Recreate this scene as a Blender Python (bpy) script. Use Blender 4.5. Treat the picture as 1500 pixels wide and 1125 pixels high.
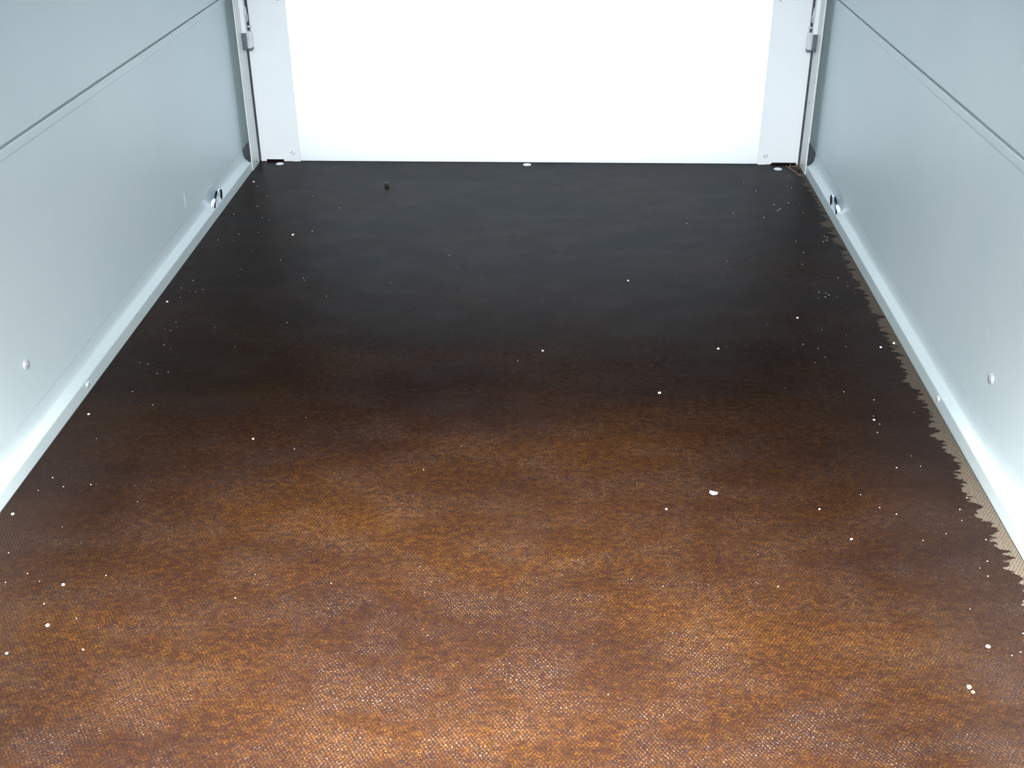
import bpy, bmesh, math, random
from mathutils import Vector, Matrix
random.seed(7)
C = bpy.context.scene.collection
for o in list(bpy.data.objects):
    bpy.data.objects.remove(o)

# ------------------------------------------------------------------ camera
FPX, YAW, PITCH, ROLL = 1680.13, 0.043209, 0.506135, -0.006812
CAM = Vector((0.07214, 0.0, 0.8385))
cy, sy, cp, sp = math.cos(YAW), math.sin(YAW), math.cos(PITCH), math.sin(PITCH)
fw = Vector((-sy*cp, cy*cp, -sp)); rt = Vector((cy, sy, 0)); up = rt.cross(fw)
r2 = rt*math.cos(ROLL) + up*math.sin(ROLL)
u2 = -rt*math.sin(ROLL) + up*math.cos(ROLL)
cd = bpy.data.cameras.new('camera'); cam = bpy.data.objects.new('camera', cd); C.objects.link(cam)
cd.sensor_width = 36; cd.lens = FPX*36/1500; cd.clip_start = 0.02; cd.clip_end = 200
m = Matrix((r2, u2, -fw)).transposed().to_4x4(); m.translation = CAM
cam.matrix_world = m
bpy.context.scene.camera = cam

# ------------------------------------------------------------------ world, lights, exposure
w = bpy.data.worlds.new('sky'); bpy.context.scene.world = w; w.use_nodes = True
bg = w.node_tree.nodes['Background']
bg.inputs[0].default_value = (0.68, 0.87, 1.0, 1); bg.inputs[1].default_value = 0.7      # even overcast sky

def lamp(name, kind, loc, energy, color, **kw):
    d = bpy.data.lights.new(name, kind); d.energy = energy; d.color = color
    for k, v in kw.items(): setattr(d, k, v)
    o = bpy.data.objects.new(name, d); o.location = loc; C.objects.link(o); return o
flash = lamp('camera_flash', 'SPOT', CAM + u2*0.055 + r2*0.02, 205, (1.0, 0.97, 0.94), shadow_soft_size=0.012,
             spot_size=math.radians(74), spot_blend=1.0)
flash.rotation_euler = (fw - u2*0.10).to_track_quat('-Z', 'Y').to_euler()
# daylight that comes through the open rear end above the tailboard
day = lamp('rear_daylight', 'AREA', (0, 0.05, 1.25), 6, (0.80, 0.93, 1.0), shape='RECTANGLE', size=1.2, size_y=0.5, spread=math.radians(84))
day.rotation_euler = (Vector((0, 2.5, -0.9))).to_track_quat('-Z', 'Y').to_euler()
tail = lamp('near_floor_fill', 'AREA', (0, 0.48, 1.53), 88, (1.0, 0.97, 0.93), shape='RECTANGLE', size=0.60, size_y=0.24, spread=math.radians(62))  # added overhead lamp: brightens the near floor, fades towards the front
tail.rotation_euler = (Vector((0, 0.06, -1))).to_track_quat('-Z', 'Y').to_euler()
# added lamp behind the front board, shining through to brighten it
front = lamp('board_backlight', 'AREA', (0, 2.86, 0.35), 15, (0.90, 0.96, 1.0), shape='RECTANGLE', size=1.2, size_y=0.6)
front.rotation_euler = Vector((0, -1, 0)).to_track_quat('-Z', 'Y').to_euler()
vs = bpy.context.scene.view_settings
bpy.context.scene.display_settings.display_device = 'sRGB'
vs.view_transform = 'Standard'; vs.look = 'None'; vs.gamma = 1; vs.exposure = 0; vs.use_curve_mapping = False

# ------------------------------------------------------------------ materials
def mat(name):
    m = bpy.data.materials.new(name); m.use_nodes = True
    nt = m.node_tree; return m, nt, nt.nodes['Principled BSDF']
def N(nt, t, **kw):
    n = nt.nodes.new(t)
    for k, v in kw.items(): setattr(n, k, v)
    return n
def math_(nt, op, a, b=None, c=None, clamp=False):
    n = N(nt, 'ShaderNodeMath', operation=op, use_clamp=clamp)
    for i, v in enumerate((a, b, c)):
        if v is None: continue
        if isinstance(v, (int, float)): n.inputs[i].default_value = v
        else: nt.links.new(v, n.inputs[i])
    return n.outputs[0]
def coords(nt, scale=(1, 1, 1)):
    g = N(nt, 'ShaderNodeNewGeometry'); mp = N(nt, 'ShaderNodeMapping'); mp.inputs['Scale'].default_value = scale
    nt.links.new(g.outputs['Position'], mp.inputs['Vector']); return mp.outputs[0]
def noise(nt, scale, detail=3, rough=.5, vec=(1, 1, 1)):
    n = N(nt, 'ShaderNodeTexNoise'); n.inputs['Scale'].default_value = scale
    n.inputs['Detail'].default_value = detail; n.inputs['Roughness'].default_value = rough
    nt.links.new(coords(nt, vec), n.inputs['Vector']); return n.outputs['Fac']
def ramp(nt, fac, stops):
    n = N(nt, 'ShaderNodeValToRGB'); nt.links.new(fac, n.inputs[0])
    e = n.color_ramp.elements
    while len(e) < len(stops): e.new(.5)
    for i, (p, c) in enumerate(stops): e[i].position = p; e[i].color = (*c, 1) if len(c) == 3 else c
    return n.outputs[0]
def mix(nt, fac, a, b):
    n = N(nt, 'ShaderNodeMix', data_type='RGBA')
    if isinstance(fac, (int, float)): n.inputs[0].default_value = fac
    else: nt.links.new(fac, n.inputs[0])
    for i, v in ((6, a), (7, b)):
        if isinstance(v, tuple): n.inputs[i].default_value = (*v, 1)
        else: nt.links.new(v, n.inputs[i])
    return n.outputs[2]
def bump(nt, h, strength, dist, p, sock='Normal'):
    b = N(nt, 'ShaderNodeBump'); b.inputs['Strength'].default_value = strength; b.inputs['Distance'].default_value = dist
    nt.links.new(h, b.inputs['Height']); nt.links.new(b.outputs[0], p.inputs[sock])
def metal(name, c0, c1, metallic, rough, nscale=9, bumpy=.0):
    m, nt, p = mat(name)
    f = noise(nt, nscale, 4, .6)
    nt.links.new(ramp(nt, f, [(.3, c0), (.7, c1)]), p.inputs['Base Color'])
    p.inputs['Metallic'].default_value = metallic; p.inputs['Roughness'].default_value = rough
    if bumpy: bump(nt, noise(nt, 160, 3), bumpy, .001, p)
    return m
M = {}
M['panel'] = metal('coated_steel', (.57, .675, .71), (.63, .72, .755), .10, .45, 3, .05)
M['rail'] = metal('rail_steel', (.56, .66, .69), (.61, .70, .73), .12, .42, 6, .04)
M['post'] = metal('post_steel', (.66, .70, .69), (.70, .74, .73), .2, .4, 30)
M['zinc'] = metal('bright_zinc', (.70, .74, .80), (.85, .88, .92), .55, .3, 60)
M['dark_steel'] = metal('dark_steel', (.10, .12, .14), (.16, .17, .20), .6, .45, 80)
M['white'] = metal('white_paint', (.86, .86, .87), (.89, .89, .90), 0, .45, 5)
def translucent_board():  # board made translucent so the added lamp behind brightens it
    m, nt, p = mat('translucent_white_board')
    p.inputs['Base Color'].default_value = (.88, .89, .90, 1); p.inputs['Roughness'].default_value = .5
    t = N(nt, 'ShaderNodeBsdfTranslucent'); t.inputs[0].default_value = (.86, .89, .92, 1)
    x = N(nt, 'ShaderNodeMixShader'); x.inputs[0].default_value = .45
    nt.links.new(p.outputs[0], x.inputs[1]); nt.links.new(t.outputs[0], x.inputs[2])
    nt.links.new(x.outputs[0], nt.nodes['Material Output'].inputs['Surface']); return m
M['white'] = translucent_board()
M['hollow_shade'] = metal('hollow_shade', (.30, .34, .37), (.36, .40, .43), .2, .5, 20)  # steel darkened: shade of the corner hollow put into the colour
M['white_strip'] = metal('white_strip_paint', (.76, .79, .83), (.79, .82, .85), 0, .4, 12)
M['tarp'] = metal('dark_tarpaulin', (.012, .013, .015), (.02, .022, .024), 0, .6, 40, .2)  # unseen cover, made near black to keep haze out of floor reflections
M['ground'] = metal('asphalt', (.10, .10, .10), (.18, .175, .17), 0, .9, 60, .5)
M['black'] = metal('shadow_rubber', (.012, .012, .016), (.02, .02, .025), 0, .7, 90)
M['crumb'] = metal('pale_grit', (.75, .72, .70), (.95, .92, .95), 0, .35, 400)
M['crumb_orange'] = metal('orange_grit', (.85, .42, .14), (.9, .5, .2), 0, .45, 400)
M['bare'] = metal('bare_white_metal', (.92, .93, .95), (.97, .97, .98), 0, .3, 50)
M['ring'] = metal('polished_zinc', (.60, .66, .78), (.78, .82, .90), 1.0, .16, 90)
M['bug'] = metal('dark_seed', (.010, .007, .006), (.03, .016, .012), 0, .3, 500)
M['straw'] = metal('dry_straw', (.28, .13, .08), (.4, .22, .14), 0, .6, 300)

def floor_material():
    m, nt, p = mat('wet_mesh_plywood')
    L = nt.links
    g = N(nt, 'ShaderNodeNewGeometry'); s = N(nt, 'ShaderNodeSeparateXYZ'); L.new(g.outputs['Position'], s.inputs[0])
    X, Y = s.outputs['X'], s.outputs['Y']
    # woven mesh imprint: staggered little nubs
    jx = math_(nt, 'MULTIPLY', math_(nt, 'SUBTRACT', noise(nt, 230, 2), .5), .0030)
    jy = math_(nt, 'MULTIPLY', math_(nt, 'SUBTRACT', noise(nt, 190, 2), .5), .0045)
    a = math_(nt, 'SINE', math_(nt, 'MULTIPLY', math_(nt, 'ADD', X, jx), 2*math.pi/.0042))
    b = math_(nt, 'SINE', math_(nt, 'MULTIPLY', math_(nt, 'ADD', Y, jy), 2*math.pi/.0062))
    nub = math_(nt, 'MULTIPLY', a, b)
    nub = math_(nt, 'MULTIPLY_ADD', nub, .5, .5)
    nubp = math_(nt, 'POWER', nub, 1.6)
    # colour: orange brown film, darker in the grooves, mottled
    big = noise(nt, 4.5, 4, .55, (.55, 1.3, 1))
    mid = noise(nt, 120, 4, .7, (.7, 1.1, 1))
    fine = noise(nt, 420, 3, .7)
    t = math_(nt, 'ADD', math_(nt, 'MULTIPLY', big, .22), math_(nt, 'ADD', math_(nt, 'MULTIPLY', mid, .34), math_(nt, 'MULTIPLY', fine, .44)))
    col = ramp(nt, t, [(.38, (.0035, .0012, .0014)), (.50, (.0175, .0068, .0010)), (.62, (.060, .0235, .0018))])
    col = mix(nt, math_(nt, 'MULTIPLY', math_(nt, 'SUBTRACT', 1, nubp), .80), col, (.007, .0042, .0048))
    # dry dusty strip along the right rail with a ragged edge
    rag = noise(nt, 26, 6, .72, (.55, 1.5, 1)); rag2 = noise(nt, 5, 2, .5, (0, 1, 1)); rag3 = noise(nt, 110, 3, .6, (.5, 1.5, 1))
    edge = math_(nt, 'ADD', X, math_(nt, 'ADD', math_(nt, 'MULTIPLY', math_(nt, 'SUBTRACT', rag, .5), .085),
             math_(nt, 'ADD', math_(nt, 'MULTIPLY', math_(nt, 'SUBTRACT', rag2, .5), .02), math_(nt, 'MULTIPLY', math_(nt, 'SUBTRACT', rag3, .5), .016))))
    lim = math_(nt, 'ADD', .6045, math_(nt, 'MULTIPLY', math_(nt, 'SUBTRACT', Y, 1.3), .009))
    dry = math_(nt, 'MULTIPLY', math_(nt, 'SUBTRACT', edge, lim), 600, clamp=True)
    drycol = ramp(nt, math_(nt, 'ADD', math_(nt, 'MULTIPLY', fine, .6), math_(nt, 'MULTIPLY', nub, .4)), [(.3, (.055, .046, .036)), (.7, (.145, .12, .095))])
    # damp dusty film along both sides
    near_l = math_(nt, 'MULTIPLY', math_(nt, 'SUBTRACT', math_(nt, 'MULTIPLY', X, -1.0), .50), 5, clamp=True)
    near_r = math_(nt, 'MULTIPLY', math_(nt, 'SUBTRACT', X, .44), 4, clamp=True)
    dust = math_(nt, 'MULTIPLY', math_(nt, 'MULTIPLY', math_(nt, 'MAXIMUM', near_l, near_r), .35), math_(nt, 'SUBTRACT', 1.25, nub))
    col = mix(nt, dust, col, (.055, .040, .036))
    col = mix(nt, dry, col, drycol)
    # resin film: diffuse colour under a thin wet gloss; small nubs of bare resin catch the flash in patches
    pat = noise(nt, 13, 5, .65, (.8, 1.2, 1))
    gl = ramp(nt, pat, [(.44, (.04, .04, .04)), (.62, (1, 1, 1))])
    h = math_(nt, 'ADD', nubp, math_(nt, 'MULTIPLY', fine, .5))
    def bumped(height, st, dist):
        b_ = N(nt, 'ShaderNodeBump'); b_.inputs['Strength'].default_value = st; b_.inputs['Distance'].default_value = dist
        L.new(height, b_.inputs['Height']); return b_.outputs[0]
    soft = bumped(h, .25, .0006)
    df = N(nt, 'ShaderNodeBsdfDiffuse'); L.new(col, df.inputs[0]); L.new(soft, df.inputs['Normal'])
    fr = N(nt, 'ShaderNodeFresnel'); fr.inputs[0].default_value = 1.24
    g1 = N(nt, 'ShaderNodeBsdfAnisotropic'); g1.inputs['Roughness'].default_value = .27
    g1.inputs['Color'].default_value = (.84, .94, 1, 1); L.new(soft, g1.inputs['Normal'])
    m1 = N(nt, 'ShaderNodeMixShader')
    L.new(math_(nt, 'MULTIPLY', math_(nt, 'MULTIPLY', fr.outputs[0], .46), math_(nt, 'SUBTRACT', 1.0, math_(nt, 'MULTIPLY', dry, .8))), m1.inputs[0])
    L.new(df.outputs[0], m1.inputs[1]); L.new(g1.outputs[0], m1.inputs[2])
    g2 = N(nt, 'ShaderNodeBsdfAnisotropic'); g2.inputs['Roughness'].default_value = .16
    g2.inputs['Color'].default_value = (1, .93, .88, 1)
    L.new(bumped(math_(nt, 'ADD', nub, math_(nt, 'MULTIPLY', fine, .45)), 1.0, .0016), g2.inputs['Normal'])
    m2 = N(nt, 'ShaderNodeMixShader')
    L.new(math_(nt, 'MULTIPLY', math_(nt, 'MULTIPLY', gl, .010), math_(nt, 'SUBTRACT', 1.0, dry)), m2.inputs[0])
    L.new(m1.outputs[0], m2.inputs[1]); L.new(g2.outputs[0], m2.inputs[2])
    L.new(m2.outputs[0], nt.nodes['Material Output'].inputs['Surface'])
    nt.nodes.remove(p)
    return m
M['floor'] = floor_material()

# ------------------------------------------------------------------ mesh helpers
def obj(name, bm, m, parent=None, smooth=False):
    me = bpy.data.meshes.new(name); bmesh.ops.recalc_face_normals(bm, faces=bm.faces); bm.to_mesh(me); bm.free()
    me.materials.append(M[m] if isinstance(m, str) else m)
    if smooth:
        for f in me.polygons: f.use_smooth = True
    o = bpy.data.objects.new(name, me); C.objects.link(o)
    if parent: o.parent = parent
    return o
def struct(o): o['kind'] = 'structure'; return o
def box(bm, x0, x1, y0, y1, z0, z1, bev=0):
    r = bmesh.ops.create_cube(bm, size=1)['verts']
    for v in r:
        v.co = Vector(((x0+x1)/2 + v.co.x*(x1-x0), (y0+y1)/2 + v.co.y*(y1-y0), (z0+z1)/2 + v.co.z*(z1-z0)))
    if bev:
        es = list({e for v in r for e in v.link_edges})
        bmesh.ops.bevel(bm, geom=es, offset=bev, segments=2, profile=.7, affect='EDGES')
def Box(*a, **k):
    bm = bmesh.new(); box(bm, *a, **k); return bm
def extrude(profile, y0, y1, s=1, tilt=None, ny=1):
    """profile: closed list of (x, z); s mirrors x; tilt(z, y) gives a height correction"""
    bm = bmesh.new(); rings = []
    for j in range(ny+1):
        y = y0 + (y1-y0)*j/ny
        rings.append([bm.verts.new((s*x, y, z + (tilt(z, y) if tilt else 0))) for x, z in profile])
    n = len(profile)
    for a, b in zip(rings, rings[1:]):
        for i in range(n): bm.faces.new((a[i], a[(i+1) % n], b[(i+1) % n], b[i]))
    bm.faces.new(rings[0]); bm.faces.new(rings[-1][::-1])
    return bm
def lathe(profile, loc, axis, seg=20):
    """profile (r, h) along axis from loc"""
    bm = bmesh.new(); q = Vector(axis).to_track_quat('Z', 'Y'); rings = []
    for r, h in profile:
        if r < 1e-6: rings.append([bm.verts.new(Vector(loc) + q @ Vector((0, 0, h)))]); continue
        rings.append([bm.verts.new(Vector(loc) + q @ Vector((r*math.cos(2*math.pi*k/seg), r*math.sin(2*math.pi*k/seg), h))) for k in range(seg)])
    for a, b in zip(rings, rings[1:]):
        for k in range(seg):
            k2 = (k+1) % seg
            if len(a) == 1: bm.faces.new((a[0], b[k], b[k2]))
            elif len(b) == 1: bm.faces.new((a[k], a[k2], b[0]))
            else: bm.faces.new((a[k], a[k2], b[k2], b[k]))
    return bm
def tube(pts, rad, seg=12, flat=1.0, closed_ends=True):
    bm = bmesh.new(); rings = []
    for i, p in enumerate(pts):
        t = (pts[min(i+1, len(pts)-1)] - pts[max(i-1, 0)]).normalized()
        a = Vector((1, 0, 0)); a = (a - t*a.dot(t)).normalized(); b = t.cross(a)
        r = rad[i] if isinstance(rad, list) else rad
        rings.append([bm.verts.new(p + a*r*flat*math.cos(2*math.pi*k/seg) + b*r*math.sin(2*math.pi*k/seg)) for k in range(seg)])
    for a, b in zip(rings, rings[1:]):
        for k in range(seg): bm.faces.new((a[k], a[(k+1) % seg], b[(k+1) % seg], b[k]))
    bm.faces.new(rings[0]); bm.faces.new(rings[-1][::-1])
    return bm

# ------------------------------------------------------------------ setting
Y0, D = 0.36, 2.5652           # open rear edge and face of the front board
struct(obj('ground', Box(-6, 6, -6, 8, -.62, -.60), 'ground'))
floor = struct(obj('floor', Box(-.624, .624, Y0, D+.03, -.018, 0), 'floor'))
DISC = [(0, .0018), (.0048, .0018), (.0052, .0010), (.0085, .0008), (.0092, 0), (.0092, -.001), (0, -.001)]
for x, y in ((-.5724, 2.5464), (0.0, 2.5520), (.5695, 2.5330)):
    obj('bolt', lathe(DISC, (x, y, 0.0002), (0, 0, 1)), 'zinc', floor)

seam_tilt = lambda z, y: (0.0105*(2.0-y)) if z > .3 else 0.0
def side(s, nm):
    wall = bpy.data.objects.new('wall_'+nm, None); C.objects.link(wall); struct(wall)
    zs = .3885
    low = [(.640, .052), (.640, zs-.016), (.6398, zs-.0145), (.63955, zs-.013), (.6395, zs-.003), (.6400, zs-.0012), (.6440, zs-.0008), (.662, zs-.0008), (.662, .052)]
    obj('lower_panel', extrude(low, Y0, D+.03, s, seam_tilt, 2), 'panel', wall)
    upp = [(.6440, zs+.0012), (.6405, zs+.0014), (.6392, zs+.004), (.6392, zs+.36), (.662, zs+.36), (.662, zs+.0012)]
    obj('upper_panel', extrude(upp, Y0, D+.03, s, seam_tilt, 2), 'panel', wall)
    obj('tarpaulin', Box(min(s*.642, s*.650), max(s*.642, s*.650), Y0, D+.03, .775, 1.55), 'tarp', wall)
    CAP = [(0, .0034), (.0022, .0036), (.0030, .0026), (.0048, .0030), (.0068, .0020), (.0078, 0), (.0078, -.001), (0, -.001)]
    by, bz = (1.3349, .1173) if s < 0 else (1.3346, .1158)
    obj('bolt', lathe(CAP, (s*.640, by, bz), (-s, 0, .0)), 'zinc', wall, True)
    # rail: lip on the floor, slanted ledge, concave foot of the wall
    rail = [(.6250, .0), (.6250, .0195), (.6256, .0212), (.6350, .0290), (.6362, .0305), (.6375, .0340), (.6388, .0400), (.6396, .0470), (.6399, .0515), (.6620, .0515), (.6620, 0)]
    b = obj('baseboard_'+nm, extrude(rail, Y0, 2.488, s), 'rail'); struct(b)
    obj('lip_end', Box(min(s*.6250, s*.6275), max(s*.6250, s*.6275), 2.488, 2.566, 0, .0205), 'rail', b)
    obj('hollow_back', Box(min(s*.650, s*.662), max(s*.650, s*.662), 2.470, 2.594, 0, .0515), 'hollow_shade', b)
    by, bz = (1.4692, .0125) if s < 0 else (1.4613, .0135)
    CAP2 = [(0, .0030), (.0030, .0028), (.0048, .0018), (.0056, 0), (.0056, -.001), (0, -.001)]
    obj('bolt', lathe(CAP2, (s*.625, by, bz), (-s, 0, 0)), 'zinc', b, True)
    return wall, b
wl, bl = side(-1, 'left'); wr, br = side(1, 'right')
struct(obj('ceiling', Box(-.66, .66, Y0, D+.03, 1.551, 1.56), 'tarp'))

# front wall: white board with two folded strips, tarpaulin above
wf = bpy.data.objects.new('wall_front', None); C.objects.link(wf); struct(wf)
obj('board', Box(-.560, .560, D+.0015, D+.018, .0015, .50), 'white', wf)
for s_ in (-1, 1):
    obj('backing', Box(min(s_*.561, s_*.66), max(s_*.561, s_*.66), D+.020, D+.026, -.02, .50), 'dark_steel', wf)  # unseen dark plates that stop light leaking through the corner gaps
obj('tarpaulin', Box(-.64, .64, D+.006, D+.012, .505, 1.55), 'tarp', wf)
def strip(s, n):
    # folded strip seen from inside: flat plate with a raised hem towards the middle
    bm = bmesh.new(); o = s
    xi, xf = .5275, .5445          # inner edge and fold line
    y = D
    def pl(x0, x1, ya, yb, z0, z1): box(bm, min(o*x0, o*x1), max(o*x0, o*x1), ya, yb, z0, z1, bev=.0003)
    notch0, notch1 = (.566, .607) if s < 0 else (.556, .616)
    pl(xf, .6110, y-.0010, y+.0012, .0052, .50)                 # plate
    pl(.6110, .6190, y-.0010, y+.0012, .0052, .262)             # wide foot of the plate
    pl(xf, notch0, y-.0010, y+.0012, .0008, .0052); pl(notch1, .6195, y-.0010, y+.0012, .0008, .0052)
    pl(xi, xf+.0004, y-.0028, y+.0012, .0008, .50)              # hem
    t = struct(obj('trim_%d' % n, bm, 'white_strip'))
    SC = [(0, .0016), (.0016, .0016), (.0018, .0026), (.0040, .0022), (.0052, .0004), (.0052, -.002), (0, -.002)]
    for z in (.0215, .3660):
        obj('screw', lathe(SC, (o*.5435, y-.0028, z), (0, -1, 0)), 'zinc', t, True)
    return t
strip(-1, 1); strip(1, 2)

# corner posts: angle steel standing on the lip of the rail
def post(s, n):
    bm = bmesh.new()
    def b(x0, x1, y0, y1, z0, z1, bev=.0002): box(bm, min(s*x0, s*x1), max(s*x0, s*x1), y0, y1, z0, z1, bev=bev)
    b(.6222, .6246, 2.4960, 2.5570, .0004, .76)       # inward flange
    b(.6246, .6385, 2.5545, 2.5570, .0560, .76)       # rear flange into the corner
    t = struct(obj('trim_%d' % n, bm, 'post'))
    for z in (.010, .152):
        obj('rivet', lathe([(0, .0006), (.0016, .0005), (.0022, 0), (0, 0)], (s*.6222, 2.532, z), (-s, 0, 0), 12), 'dark_steel', t)
post(-1, 3); post(1, 4)

# ------------------------------------------------------------------ things
def thing(name, label, cat, loc=(0, 0, 0), group=None):
    o = bpy.data.objects.new(name, None); C.objects.link(o); o.location = loc; tag(o, label, cat, group); return o
def tag(o, label, cat, group=None):
    o['label'] = label; o['category'] = cat
    if group: o['group'] = group
    return o

def latch(s, label):
    t = thing('corner_latch', label, 'latch', (s*.6222, 2.545, .262), 'latches on the front corner posts')
    t0 = Matrix.Translation(-t.location)
    def part(n, bm, m, sm=False):
        o = obj(n, bm, m, t, sm); o.data.transform(t0); return o
    def B(x0, x1, *r, bev=.0003): return Box(min(s*x0, s*x1), max(s*x0, s*x1), *r, bev=bev)
    part('slide_bar', B(.6130, .6220, 2.5330, 2.5480, .2985, .745), 'white_strip')
    bm = B(.6150, .6222, 2.5300, 2.5555, .2620, .2980)
    part('bracket', bm, 'dark_steel')
    bm = B(.6065, .6150, 2.5420, 2.5590, .2640, .3000)
    part('keeper', bm, 'zinc')
    part('keeper_foot', B(.6060, .6150, 2.5405, 2.5590, .2590, .2640), 'dark_steel')
    part('pin', lathe([(0, 0), (.0022, 0), (.0022, .0100), (0, .0100)], (s*.6160, 2.5550, .3080), (-s, 0, 0), 12), 'zinc', True)
    part('hook', tube([Vector((s*.6130, 2.556, .318)), Vector((s*.6125, 2.556, .330)), Vector((s*.6140, 2.556, .338)), Vector((s*.6150, 2.556, .350))], .0018, 10), 'post', True)
    return t
latch(-1, 'steel slide latch on the front corner post at the left side wall')
latch(1, 'steel slide latch on the front corner post at the right side wall')

def lashing_ring(s, y, label):
    t = thing('lashing_ring', label, 'lashing ring', (s*.6320, y, .026), 'lashing rings on the side rails')
    pts = []; n = 22
    for i in range(n+1):
        a = math.pi*i/n
        pts.append(Vector((-s*.0004 - s*.0055*math.sin(a), -.0265*math.cos(a), -.004 + .0290*math.sin(a)**.8)))
    obj('ring', tube(pts, .0034, 14, 1.9), 'ring', t, True)
    c = Vector((s*.0010, 0, .0015)); ax = Vector((-s*.62, 0, .78))
    obj('cup', lathe([(0, .0006), (.0075, .0008), (.0095, .0022), (.0110, .0012), (.0115, -.002), (0, -.002)], c, ax, 24), 'rail', t, True)
    obj('stud', lathe([(0, .0065), (.0028, .0060), (.0036, .0040), (.0036, 0), (0, 0)], c, ax, 14), 'zinc', t, True)
    return t
lashing_ring(-1, 2.2200, 'half-round zinc lashing ring standing on the left side rail')
lashing_ring(1, 2.2140, 'half-round zinc lashing ring standing on the right side rail')

# paint scratches on the side panels (bare metal, part of the wall)
def scratch(x, pts, wdt, parent, s):
    bm = bmesh.new(); rows = []
    for i, (y, z) in enumerate(pts):
        k = wdt*math.sin(math.pi*(i+.4)/(len(pts)-.2))
        rows.append((bm.verts.new((x, y-k, z)), bm.verts.new((x-s*.00005, y, z)), bm.verts.new((x, y+k, z))))
    for a, b in zip(rows, rows[1:]):
        bm.faces.new((a[0], a[1], b[1], b[0])); bm.faces.new((a[1], a[2], b[2], b[1]))
    obj('scratch', bm, 'bare', parent)
scratch(-.63985, [(2.0600, .1030), (2.0597, .095), (2.0590, .087), (2.0580, .079), (2.0560, .0715)], .0045, wl, -1)
scratch(.63985, [(1.3817, .165), (1.376, .161), (1.3688, .1573)], .0014, wr, 1)

# grit lying on the floor
def grit(name, loc, size, label, m='crumb', cat='crumb', stretch=(1, 1, .6), group=None):
    bm = bmesh.new(); bmesh.ops.create_icosphere(bm, subdivisions=2, radius=1)
    rz = random.uniform(0, 3.1)
    for v in bm.verts:
        k = 1 + random.uniform(-.16, .16)
        q = Vector((v.co.x*stretch[0]*k, v.co.y*stretch[1]*k, v.co.z*stretch[2]*k))*size
        q.rotate(Matrix.Rotation(rz, 3, 'Z')); v.co = q
    zmin = min(v.co.z for v in bm.verts)
    for v in bm.verts: v.co.z -= zmin
    o = obj(name, bm, m, None, True); o.location = (loc[0], loc[1], .0003); tag(o, label, cat, group); return o

# curled white crumb in the middle of the floor
pts = [Vector((.0045*math.cos(a), .0040*math.sin(a), .0026)) for a in [math.pi*(.95+.08*i) for i in range(11)]]
cb = obj('crumb', tube(pts, [.0012+.0011*math.sin(math.pi*(i+.5)/11) for i in range(11)], 10), 'crumb', None, True)
cb.location = (.2777, 1.229, .0003); tag(cb, 'largest white crumb, bean-shaped and curled, alone on the brown middle floor', 'crumb')
for (x, y), sz, lab in [
    ((-.4893, 1.0186), .0019, 'white crumb near left edge, upper one of two over the bottom left corner'),
    ((-.4796, .9486), .0019, 'white crumb near the left edge of the photo, just below another like it'),
    ((-.5062, .9044), .0014, 'white crumb at the very left border of the photo, lower part'),
    ((-.3464, 1.3414), .0015, 'small white crumb lying alone left of the middle of the floor'),
    ((.2265, 1.4875), .0018, 'round white crumb on the dark floor, above and left of the curled crumb'),
    ((.3301, 1.6339), .0019, 'white crumb where the floor turns from black to brown, right of middle'),
    ((.5250, 1.4194), .0015, 'small white crumb near the dry ragged strip, halfway down the right side'),
    ((.4053, 1.1967), .0014, 'tiny white crumb right of the curled bean-shaped crumb'),
    ((.2137, 1.1907), .0014, 'tiny white crumb left of and below the curled bean-shaped crumb'),
    ((.4318, 1.1351), .0014, 'tiny white crumb on brown floor below right of the curled crumb'),
    ((.5349, .9486), .0022, 'white crumb near the right border of the photo, below the dry strip'),
    ((-.6005, 1.4011), .0017, 'white crumb beside the left rail, just below the rail bolt'),
    ((-.4496, 2.1026), .0020, 'pale crumb on the black floor right of the left lashing ring'),
    ((.2000, 1.8977), .0018, 'pale crumb alone on the black floor, right of the middle'),
    ((.0513, 1.6189), .0018, 'pale crumb near the centre of the black floor'),
    ((.5885, 1.6460), .0021, 'white crumb beside the ragged dry strip, left one of a close pair'),
    ((.6127, 1.6610), .0021, 'white crumb on the dry strip edge, right one of a close pair'),
    ((.4755, 1.7503), .0019, 'pale crumb on the dark floor, above left of the close pair of crumbs'),
    ((-.6036, 1.7860), .0018, 'white crumb against the left rail, between ring and rail bolt'),
    ((-.6020, 2.4150), .0024, 'pale crumb against the left rail near the front corner'),
    ((-.6064, 1.1545), .0019, 'white crumb at the left rail where the rail leaves the photo'),
    ]:
    grit('crumb', (x, y), sz, lab, stretch=(random.uniform(.8, 1.3), random.uniform(.8, 1.1), random.uniform(.55, .8)))
grit('crumb', (.4961, .8866), .0024, 'pinkish white crumb touching an orange one at the bottom right', stretch=(1, .9, .8))
grit('crumb', (.4985, .8805), .0017, 'orange crumb touching a pinkish white one at the bottom right', 'crumb_orange')
grit('crumb', (-.4266, .9124), .0014, 'small orange-white crumb on brown floor at the bottom left', 'crumb_orange', stretch=(.7, 1.1, .7))
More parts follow.
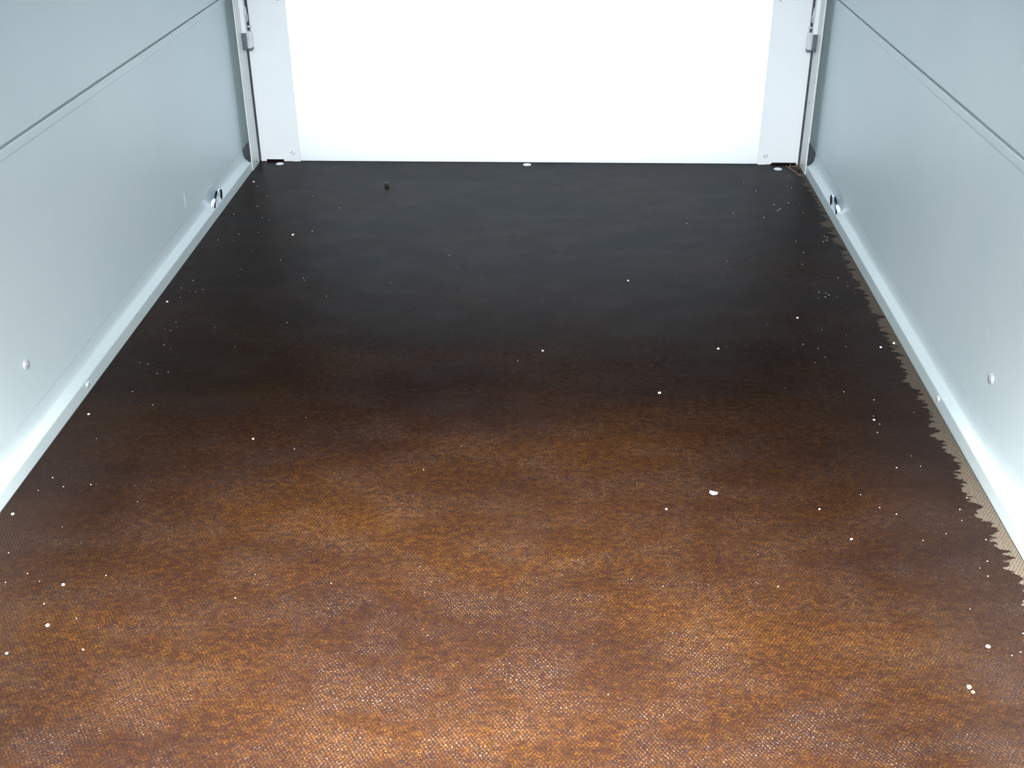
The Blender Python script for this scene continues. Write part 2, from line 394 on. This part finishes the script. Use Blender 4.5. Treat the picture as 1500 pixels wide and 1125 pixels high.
# dark seed with stub
sd = thing('seed', 'dark brown round seed lying on the black floor near the front wall', 'seed', (-.3027, 2.3964, 0))
for nm, sz, off, st in (('husk', .0062, (0, 0), (1, .9, .72)), ('stub', .0020, (-.0028, .0040), (1, 1.6, 1))):
    bm = bmesh.new(); bmesh.ops.create_icosphere(bm, subdivisions=3, radius=1)
    for v in bm.verts:
        k = 1 + .10*math.sin(5*v.co.x+3*v.co.z)+.05*math.sin(9*v.co.y)
        v.co = Vector((v.co.x*st[0]*k, v.co.y*st[1]*k, v.co.z*st[2]*k))*sz
    z = min(v.co.z for v in bm.verts)
    for v in bm.verts: v.co += Vector((off[0], off[1], -z + (.0004 if nm == 'husk' else .0050)))
    obj(nm, bm, 'bug', sd, True)
# straws in the right front corner
for (x0, y0, x1, y1, z1, lab) in [
    (.5950, 2.530, .6010, 2.5580, .007, 'short brown straw standing up in the right front corner'),
    (.6120, 2.486, .5900, 2.548, .004, 'longer brown straw lying towards the right corner post'),
    (.5980, 2.549, .6180, 2.547, .003, 'brown straw lying crosswise under the white front strip')]:
    pts = [Vector((x0+(x1-x0)*t, y0+(y1-y0)*t, .0010+z1*t*(1.6-.6*t)*.6)) for t in (0, .25, .5, .75, 1)]
    tag(obj('straw', tube(pts, .0006, 6), 'straw', None, True), lab, 'straw')

# fine grit nobody could count
bm = bmesh.new()
def speck(x, y, r):
    q = bmesh.ops.create_icosphere(bm, subdivisions=1, radius=r)['verts']
    for v in q: v.co = Vector((v.co.x*random.uniform(.7, 1.4)+x, v.co.y+y, v.co.z*.6+r*.6))
for i in range(70):
    y = random.uniform(.72, 2.5); speck(.60-abs(random.gauss(0, .07)), y, random.uniform(.0004, .0009)*(.7+y*.25))
for i in range(50):
    y = random.uniform(.72, 2.4); speck(-.60+abs(random.gauss(0, .06)), y, random.uniform(.0004, .0008)*(.7+y*.25))
for i in range(35):
    y = random.uniform(.8, 2.4); speck(random.uniform(-.55, .55), y, random.uniform(.0003, .0007)*(.7+y*.25))
fg = obj('fine_grit', bm, 'crumb'); fg['kind'] = 'stuff'
tag(fg, 'fine pale grit scattered thinly over the wet mesh floor', 'grit'); fg['kind'] = 'stuff'
